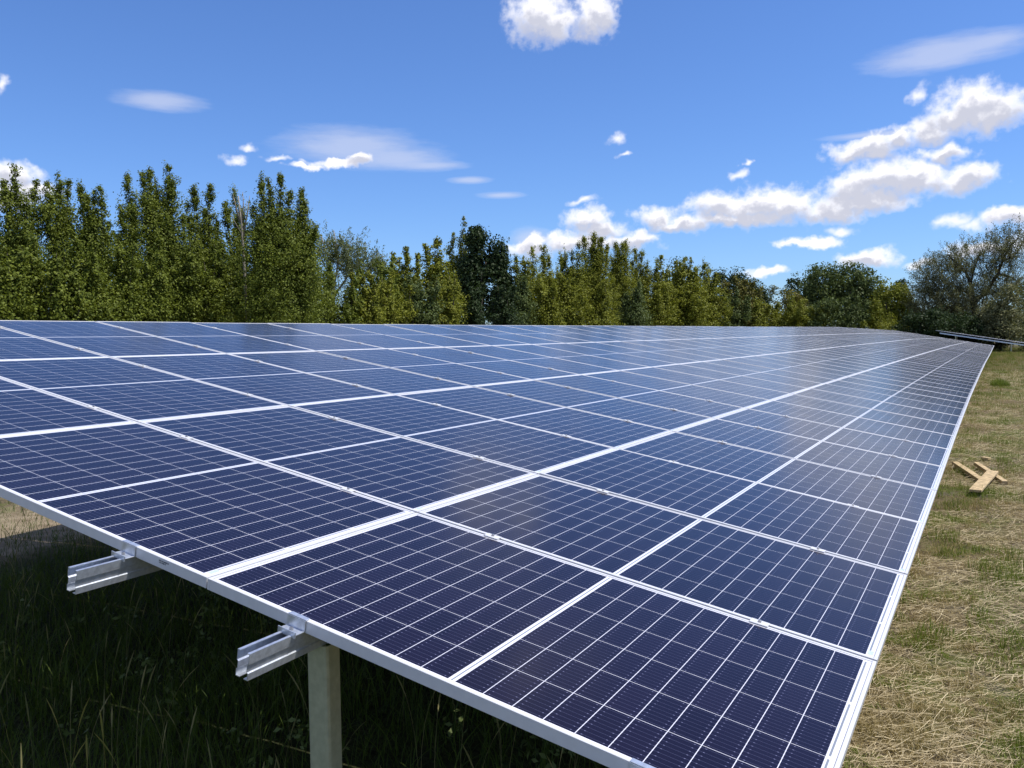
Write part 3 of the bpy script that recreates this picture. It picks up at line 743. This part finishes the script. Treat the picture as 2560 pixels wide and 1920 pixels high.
wv = Leaves(); n = 170
x = RNG.uniform(-5.0, -0.5, n); y = -0.7 + 4.0 * RNG.uniform(0, 1, n) ** 1.5; h_ = RNG.uniform(.04, .30, n)
clumps(wv, np.c_[x, y, gz(x, y) + h_], RNG.uniform(.04, .10, n), 16, .034, .9)
o = wv.build('weeds', L_GREEN, None, np.zeros(3), .5); tag(o, 'small leafy weeds among the shaded tall grass', 'weeds', kind='stuff')
# the tall row on the near side of the hedge, tips in picture order
spire_tree(40, [(-18, 452), (28, 457), (55, 419), (82, 500), (106, 459)], 'tall maple with a slim central spire above three shoulders, cloud behind it', wpx=130)
spire_tree(168, [(138, 455), (163, 443), (187, 457), (122, 520)], 'slim maple with a forked tip next to the cloud on the edge', wpx=90)
spire_tree(235, [(212, 457), (228, 500), (248, 476), (268, 478), (282, 560)], 'broad-headed maple with two blunt heads close together', wpx=100)
spire_tree(345, [(332, 445), (345, 520), (312, 520), (300, 590)], 'maple with one thin lone spire and a gap of sky beside it', wpx=90)
spire_tree(415, [(370, 437), (388, 433), (403, 453), (437, 419), (447, 455), (470, 540)], 'tallest maple of the hedge with twin heads and a thick spire', wpx=120)
spire_tree(500, [(494, 467), (478, 520), (515, 560)], 'narrow maple with a finger-like spire between two gaps', wpx=70)
spire_tree(537, [(535, 470), (520, 528), (552, 560)], 'narrow dark maple with a pointed single spire beside its twin', wpx=70)
spire_tree(598, [(596, 472), (574, 510), (612, 520)], 'thin maple leaning on the big bushy one, bare twigs at its tip', wpx=70)
spire_tree(690, [(640, 520), (663, 437), (680, 450), (714, 445), (732, 484), (765, 478), (772, 500), (790, 560), (801, 562)], 'big bushy maple with a wide fan of heads, last of the tall ones', wpx=190, bodyn=120, dist=31)
# sparse grey-green tree behind
def sparse_tree(px, top, label, wpx, dist, lm, limbs, blobs, size, k=26, nb=60, name='sparse_tree', bark=M_BARKP, rad=1.0, twr=0.9, tw=3):
    x, y = at(px, dist); t = tree_root(name, x, y, label); off = np.array([x, y, t.location.z]); tr = MB(); lv = Leaves()
    for ln, r0 in limbs:
        P = [np.array([*at(a, dist + e), max(-.1, high(a, b, dist))]) - off for a, b, e in ln]
        tr.tube([tuple(p) for p in P], list(np.linspace(r0, r0 * .25, len(P))), 6)
    for (bx, by, rx, ry, n) in blobs:
        q = at(bx, dist); z = high(bx, by, dist); s_ = dist / FPX
        c = crown_centres(n, (q[0], q[1], z), (rx * s_, rx * s_ * .8, ry * s_), .35)
        dcen = c - np.array([q[0], q[1], z - ry * s_ * 1.1]); dcen /= np.linalg.norm(dcen, axis=1, keepdims=True)
        shoots(lv, c, dcen + RNG.normal(0, .35, c.shape), np.full(n, rad), k, size, .16 * rad)
        for j in range(0, n, tw):
            e = c[j] + dcen[j] * rad * .9; s0 = c[j] - dcen[j] * rad * twr
            tr.tube([tuple(s0 - off), tuple(c[j] - off), tuple(e - off)], [.022, .014, .005], 4)
    lv.build('crown', lm, t, off, .4); tr.obj('trunk', bark, t, True)
sparse_tree(850, 575, 'sparse grey-green tree with thin pale branches behind the hedge', 170, 46, L_SPARSE,
            [([(835, 800, 0), (838, 720, 0), (830, 660, 0), (815, 612, 0), (808, 585, 0)], .07), ([(838, 720, 0), (850, 650, 0), (872, 620, 0), (885, 605, .5)], .05), ([(838, 740, 0), (880, 680, 0), (905, 650, 0), (930, 645, 0)], .05), ([(850, 660, 0), (846, 610, 0), (840, 575, 0)], .06)],
            [(820, 632, 30, 34, 60), (865, 645, 44, 32, 110), (905, 668, 46, 30, 100), (940, 682, 30, 20, 50), (850, 700, 60, 50, 90)], .12, 34, rad=.7, tw=9)
sparse_tree(612, 500, 'bare grey tree with leafless twigs among the maples', 60, 33, L_WILLOW,
            [([(618, 800, 0), (616, 680, 0), (612, 560, 0), (606, 490, 0)], .07), ([(614, 600, 0), (628, 530, 0), (634, 490, 0)], .035), ([(614, 570, 0), (600, 520, 0), (594, 495, 0)], .03), ([(612, 560, 0), (618, 510, 0), (617, 480, 0)], .03)],
            [(612, 540, 22, 40, 16)], .08, 3, rad=.5)
# middle of the hedge
spire_tree(955, [(930, 690), (905, 668), (945, 640), (960, 660), (985, 650)], 'low olive-green hedge tree just below the sparse grey one', L_MAPLE, .13, 110, bodyn=60)
spire_tree(1020, [(985, 635), (1000, 650), (1022, 628), (1050, 640)], 'olive-yellow hedge tree with thin upright twigs on its flat top', L_OLIVE, .14, 110, bodyn=70)
spire_tree(1095, [(1068, 620), (1096, 594), (1090, 612), (1120, 660)], 'olive-yellow hedge tree tapering to a forked knob at its tip', L_OLIVE, .14, 120, bodyn=80)
spire_tree(1136, [(1136, 590), (1128, 620), (1146, 640)], 'slender pale poplar with a thin spire next to the blackish tree', L_OLIVE, .13, 50, dist=64, bodyn=20, slope=.16)
spire_tree(1166, [(1163, 547), (1155, 600), (1172, 590)], 'slender pale poplar overtopping the blackish tree', L_OLIVE, .13, 46, dist=64, bodyn=20, slope=.14)
round_tree(1205, 556, 'blackish-green broadleaf tree standing out dark from the olive hedge', 150, L_DARK, .20, 56, 170, 80, .75,
           blobs=[(1195, 556, 66, .28, 690), (1246, 588, 66, .24, 720), (1180, 620, 90, .3, 790), (1220, 640, 140, .55, 815), (1160, 660, 60, .15, 800), (1270, 660, 60, .15, 810)], name='dark_tree')
spire_tree(1330, [(1290, 640), (1311, 638), (1333, 625), (1322, 660)], 'yellowish poplar with two wispy spires beside the blackish tree', L_OLIVE, .12, 80, bodyn=110, slope=.30)
spire_tree(1375, [(1360, 625), (1372, 640), (1350, 670), (1395, 665)], 'yellowish poplar with one wispy spire in front of the low cloud', L_OLIVE, .12, 80, bodyn=110, slope=.30)
spire_tree(1425, [(1404, 640), (1414, 627), (1432, 632), (1448, 605)], 'yellowish poplar thicket stem left of the tallest wispy crown', L_OLIVE, .125, 80, bodyn=120, slope=.30)
spire_tree(1485, [(1462, 600), (1485, 583), (1478, 596), (1505, 602), (1496, 610), (1520, 612)], 'tallest yellowish poplar with a bundle of wispy spires', L_OLIVE, .125, 100, bodyn=140, slope=.30)
spire_tree(1552, [(1539, 612), (1545, 620), (1565, 602), (1558, 612), (1530, 640)], 'yellowish poplar with a ragged twin spire next to the tallest', L_OLIVE, .125, 90, bodyn=120, slope=.30)
spire_tree(1605, [(1588, 629), (1606, 632), (1619, 655), (1580, 660)], 'shorter yellowish poplar with thin twiggy spires over open sky', L_OLIVE, .125, 80, bodyn=120, slope=.30)
round_tree(1690, 643, 'dark dome-shaped tree peeping over the olive hedge', 90, L_DARK, .24, 96, 70, 60, 1.0, name='dark_tree')
spire_tree(1660, [(1642, 660), (1652, 646), (1670, 668)], 'olive tree in front of the dark dome, left shoulder', L_OLIVE, .18, 70, dist=74, bodyn=70)
spire_tree(1720, [(1690, 655), (1712, 650), (1728, 645), (1742, 672), (1702, 660)], 'olive tree with an uneven rounded top before the dark dome', L_OLIVE, .18, 110, dist=76, bodyn=110)
spire_tree(1775, [(1758, 656), (1770, 668), (1790, 690)], 'olive tree with a feathery thin top beside the dark round one', L_OLIVE, .18, 80, dist=82, bodyn=80)
round_tree(1835, 664, 'dark blue-green round tree with two humps behind the hedge', 150, L_DARK, .26, 104, 150, 60, 1.15,
           blobs=[(1800, 668, 60, .3, 800), (1842, 664, 84, .5, 800), (1880, 690, 70, .35, 810), (1905, 706, 50, .2, 810)], name='dark_tree')
spire_tree(1835, [(1812, 700), (1838, 694), (1860, 700), (1880, 712), (1900, 720)], 'olive-brown hedge tree before the dark round one', L_RUST, .19, 130, dist=86, bodyn=120)
round_tree(1932, 704, 'small bluish tree in the dip of the tree line', 46, L_WILLOW, .22, 112, 34, 50, .8, name='small_tree')
round_tree(1985, 680, 'blackish tree at the shoulder of the big willow-green dome', 90, L_DARK, .26, 106, 80, 60, 1.1, name='dark_tree')
round_tree(2095, 650, 'big willow-green dome-shaped tree with an arching dark limb', 220, L_GREEN, .26, 96, 330, 70, 1.1,
           blobs=[(2055, 650, 120, .32, 820), (2120, 652, 130, .34, 820), (2165, 664, 110, .26, 825), (2030, 690, 90, .2, 820), (2190, 720, 90, .2, 828)], name='willow_dome')
round_tree(1975, 712, 'russet-green bush in front of the blackish tree', 90, L_RUST, .22, 88, 70, 60, .85, name='russet_tree')
round_tree(2070, 735, 'dense low green tree before the willow-green dome', 110, L_GREEN, .22, 84, 90, 60, .85, name='low_tree')
round_tree(2222, 690, 'yellow-green tree with a ragged top by the willow', 110, L_OLIVE, .24, 92, 150, 60, 1.0,
           blobs=[(2205, 694, 60, .3, 830), (2245, 700, 80, .4, 830), (2262, 740, 80, .3, 832)], name='ragged_tree')
round_tree(2252, 673, 'dark round treetop behind the yellow-green ragged tree', 50, L_DARK, .26, 112, 40, 60, 1.0, name='dark_tree')
# old willow with visible limbs
WD = 90
sparse_tree(2436, 588, 'old grey willow with dark forked limbs and a thin airy crown', 260, WD, L_WILLOW,
            [([(2438, 842, 0), (2437, 800, 0), (2436, 766, 0), (2440, 740, 0)], .42), ([(2440, 745, 0), (2462, 735, 0), (2473, 715, 0), (2491, 685, 0), (2506, 640, 1), (2524, 610, 1), (2540, 592, 1)], .22),
             ([(2438, 760, 0), (2430, 735, 0), (2424, 709, 0), (2412, 682, 0), (2395, 668, -1), (2382, 655, -1), (2368, 640, -1)], .21), ([(2436, 775, 0), (2420, 735, 1), (2397, 718, 1), (2370, 709, 1)], .17),
             ([(2440, 800, 0), (2462, 770, 0), (2480, 745, 0)], .17), ([(2424, 709, 0), (2430, 680, 0), (2440, 650, 0), (2448, 625, 0)], .11), ([(2491, 685, 0), (2520, 690, 1), (2540, 700, 1)], .14)],
            [(2455, 645, 70, 36, 120), (2400, 650, 44, 28, 60), (2520, 618, 34, 32, 110), (2350, 700, 52, 46, 230), (2410, 722, 90, 60, 270), (2505, 700, 50, 50, 150), (2440, 775, 115, 50, 380), (2345, 775, 66, 50, 260)],
            .145, 46, name='old_willow', bark=M_BARKD, rad=1.15, twr=1.4)
round_tree(2500, 700, 'brownish-grey bush mass at the foot of the old willow', 110, L_WILLOW, .2, 84, 120, 60, .8, name='grey_bush', blobs=[(2515, 700, 80, .5, None), (2490, 745, 90, .5, None)], cat='bush')
round_tree(2558, 690, 'bright green tree behind the grey bush at the far edge', 60, L_GREEN, .24, 108, 60, 60, 1.0, name='edge_tree')
round_tree(2300, 770, 'dark shady bush under the willow branches', 120, L_DARK, .2, 80, 100, 60, .8, name='shady_bush', blobs=[(2275, 772, 80, .5, None), (2330, 766, 90, .6, None)], cat='bush')
round_tree(2395, 775, 'blackish thicket around the willow trunk', 120, L_DARK, .2, 84, 100, 60, .8, name='thicket', cat='bush')
round_tree(2410, 752, 'dark broad tree closing the view behind the old willow', 270, L_DARK, .24, 104, 200, 70, 1.2, name='dark_tree')
# understorey of the hedge: one bush after the other along its foot
SH = [(-60, 640, 150), (20, 655, 120), (95, 640, 110), (170, 665, 110), (240, 650, 110), (310, 660, 100), (375, 640, 110), (445, 650, 110), (515, 660, 100), (580, 640, 100), (650, 650, 110), (725, 660, 110), (790, 655, 100), (850, 690, 100),
      (915, 700, 100), (985, 705, 100), (1050, 700, 100), (1115, 710, 90), (1190, 740, 90), (1255, 735, 90), (1300, 715, 90), (1365, 720, 90), (1430, 710, 100), (1500, 715, 100), (1570, 720, 100), (1640, 730, 90), (1700, 735, 90), (1760, 740, 90), (1830, 750, 100), (1900, 755, 90), (1960, 765, 90), (2030, 775, 90), (2130, 770, 100), (2200, 775, 90)]
for j, (px, tp, w) in enumerate(SH):
    d = min(linedist(px, -24.3), 84); tone = L_MAPLE if px < 900 else (L_OLIVE if j % 4 else L_GREEN)
    if px in (1190, 1255): tone = L_DARK
    kind = 'blackish' if tone is L_DARK else 'dark green' if px < 900 else ('olive' if j % 4 else 'fresh green')
    below = ['the first tall maple', 'the first tall maple', 'the slim forked maple', 'the slim forked maple', 'the broad-headed maple', 'the lone thin spire', 'the lone thin spire', 'the tallest maple', 'the narrow twin spires', 'the bare grey tree', 'the bushy fan-headed maple', 'the bushy fan-headed maple', 'the bushy fan-headed maple', 'the sparse grey tree',
             'the low olive tree', 'the flat-topped olive tree', 'the knob-tipped olive tree', 'the pale slender poplars', 'the blackish-green tree', 'the blackish-green tree', 'the two wispy spires', 'the single wispy spire', 'the poplar thicket', 'the tallest poplar', 'the ragged twin spire', 'the olive tree before the dome', 'the olive tree before the dome', 'the feathery olive tree', 'the olive-brown tree', 'the small bluish tree', 'the russet bush', 'the low green tree', 'the willow-green dome', 'the ragged yellow-green tree'][j]
    side = ''
    nth = {1: 'second ', 3: 'second ', 6: 'second ', 11: 'second ', 12: 'third ', 19: 'second ', 26: 'second '}
    side = nth.get(j, 'first ' if j in (0, 2, 5, 10, 18, 25) else '')
    wd = w * .62; d += RNG.uniform(-1.2, 1.2)
    tops = [(px + RNG.uniform(-.5, .5) * wd * 1.5, tp + RNG.uniform(-55, 45) * (1 if px < 900 else .5)) for _ in range(6)]
    spire_tree(px, tops, f'{side}{kind} hedge bush at the foot of {below}', tone, (.066 + .0009 * d) if px < 900 else (.08 + .0010 * d), w * .95, d, c=.8, slope=.42, name='hedge_bush', bodyn=26, k=13, cat='bush', group='bushes along the foot of the hedge')
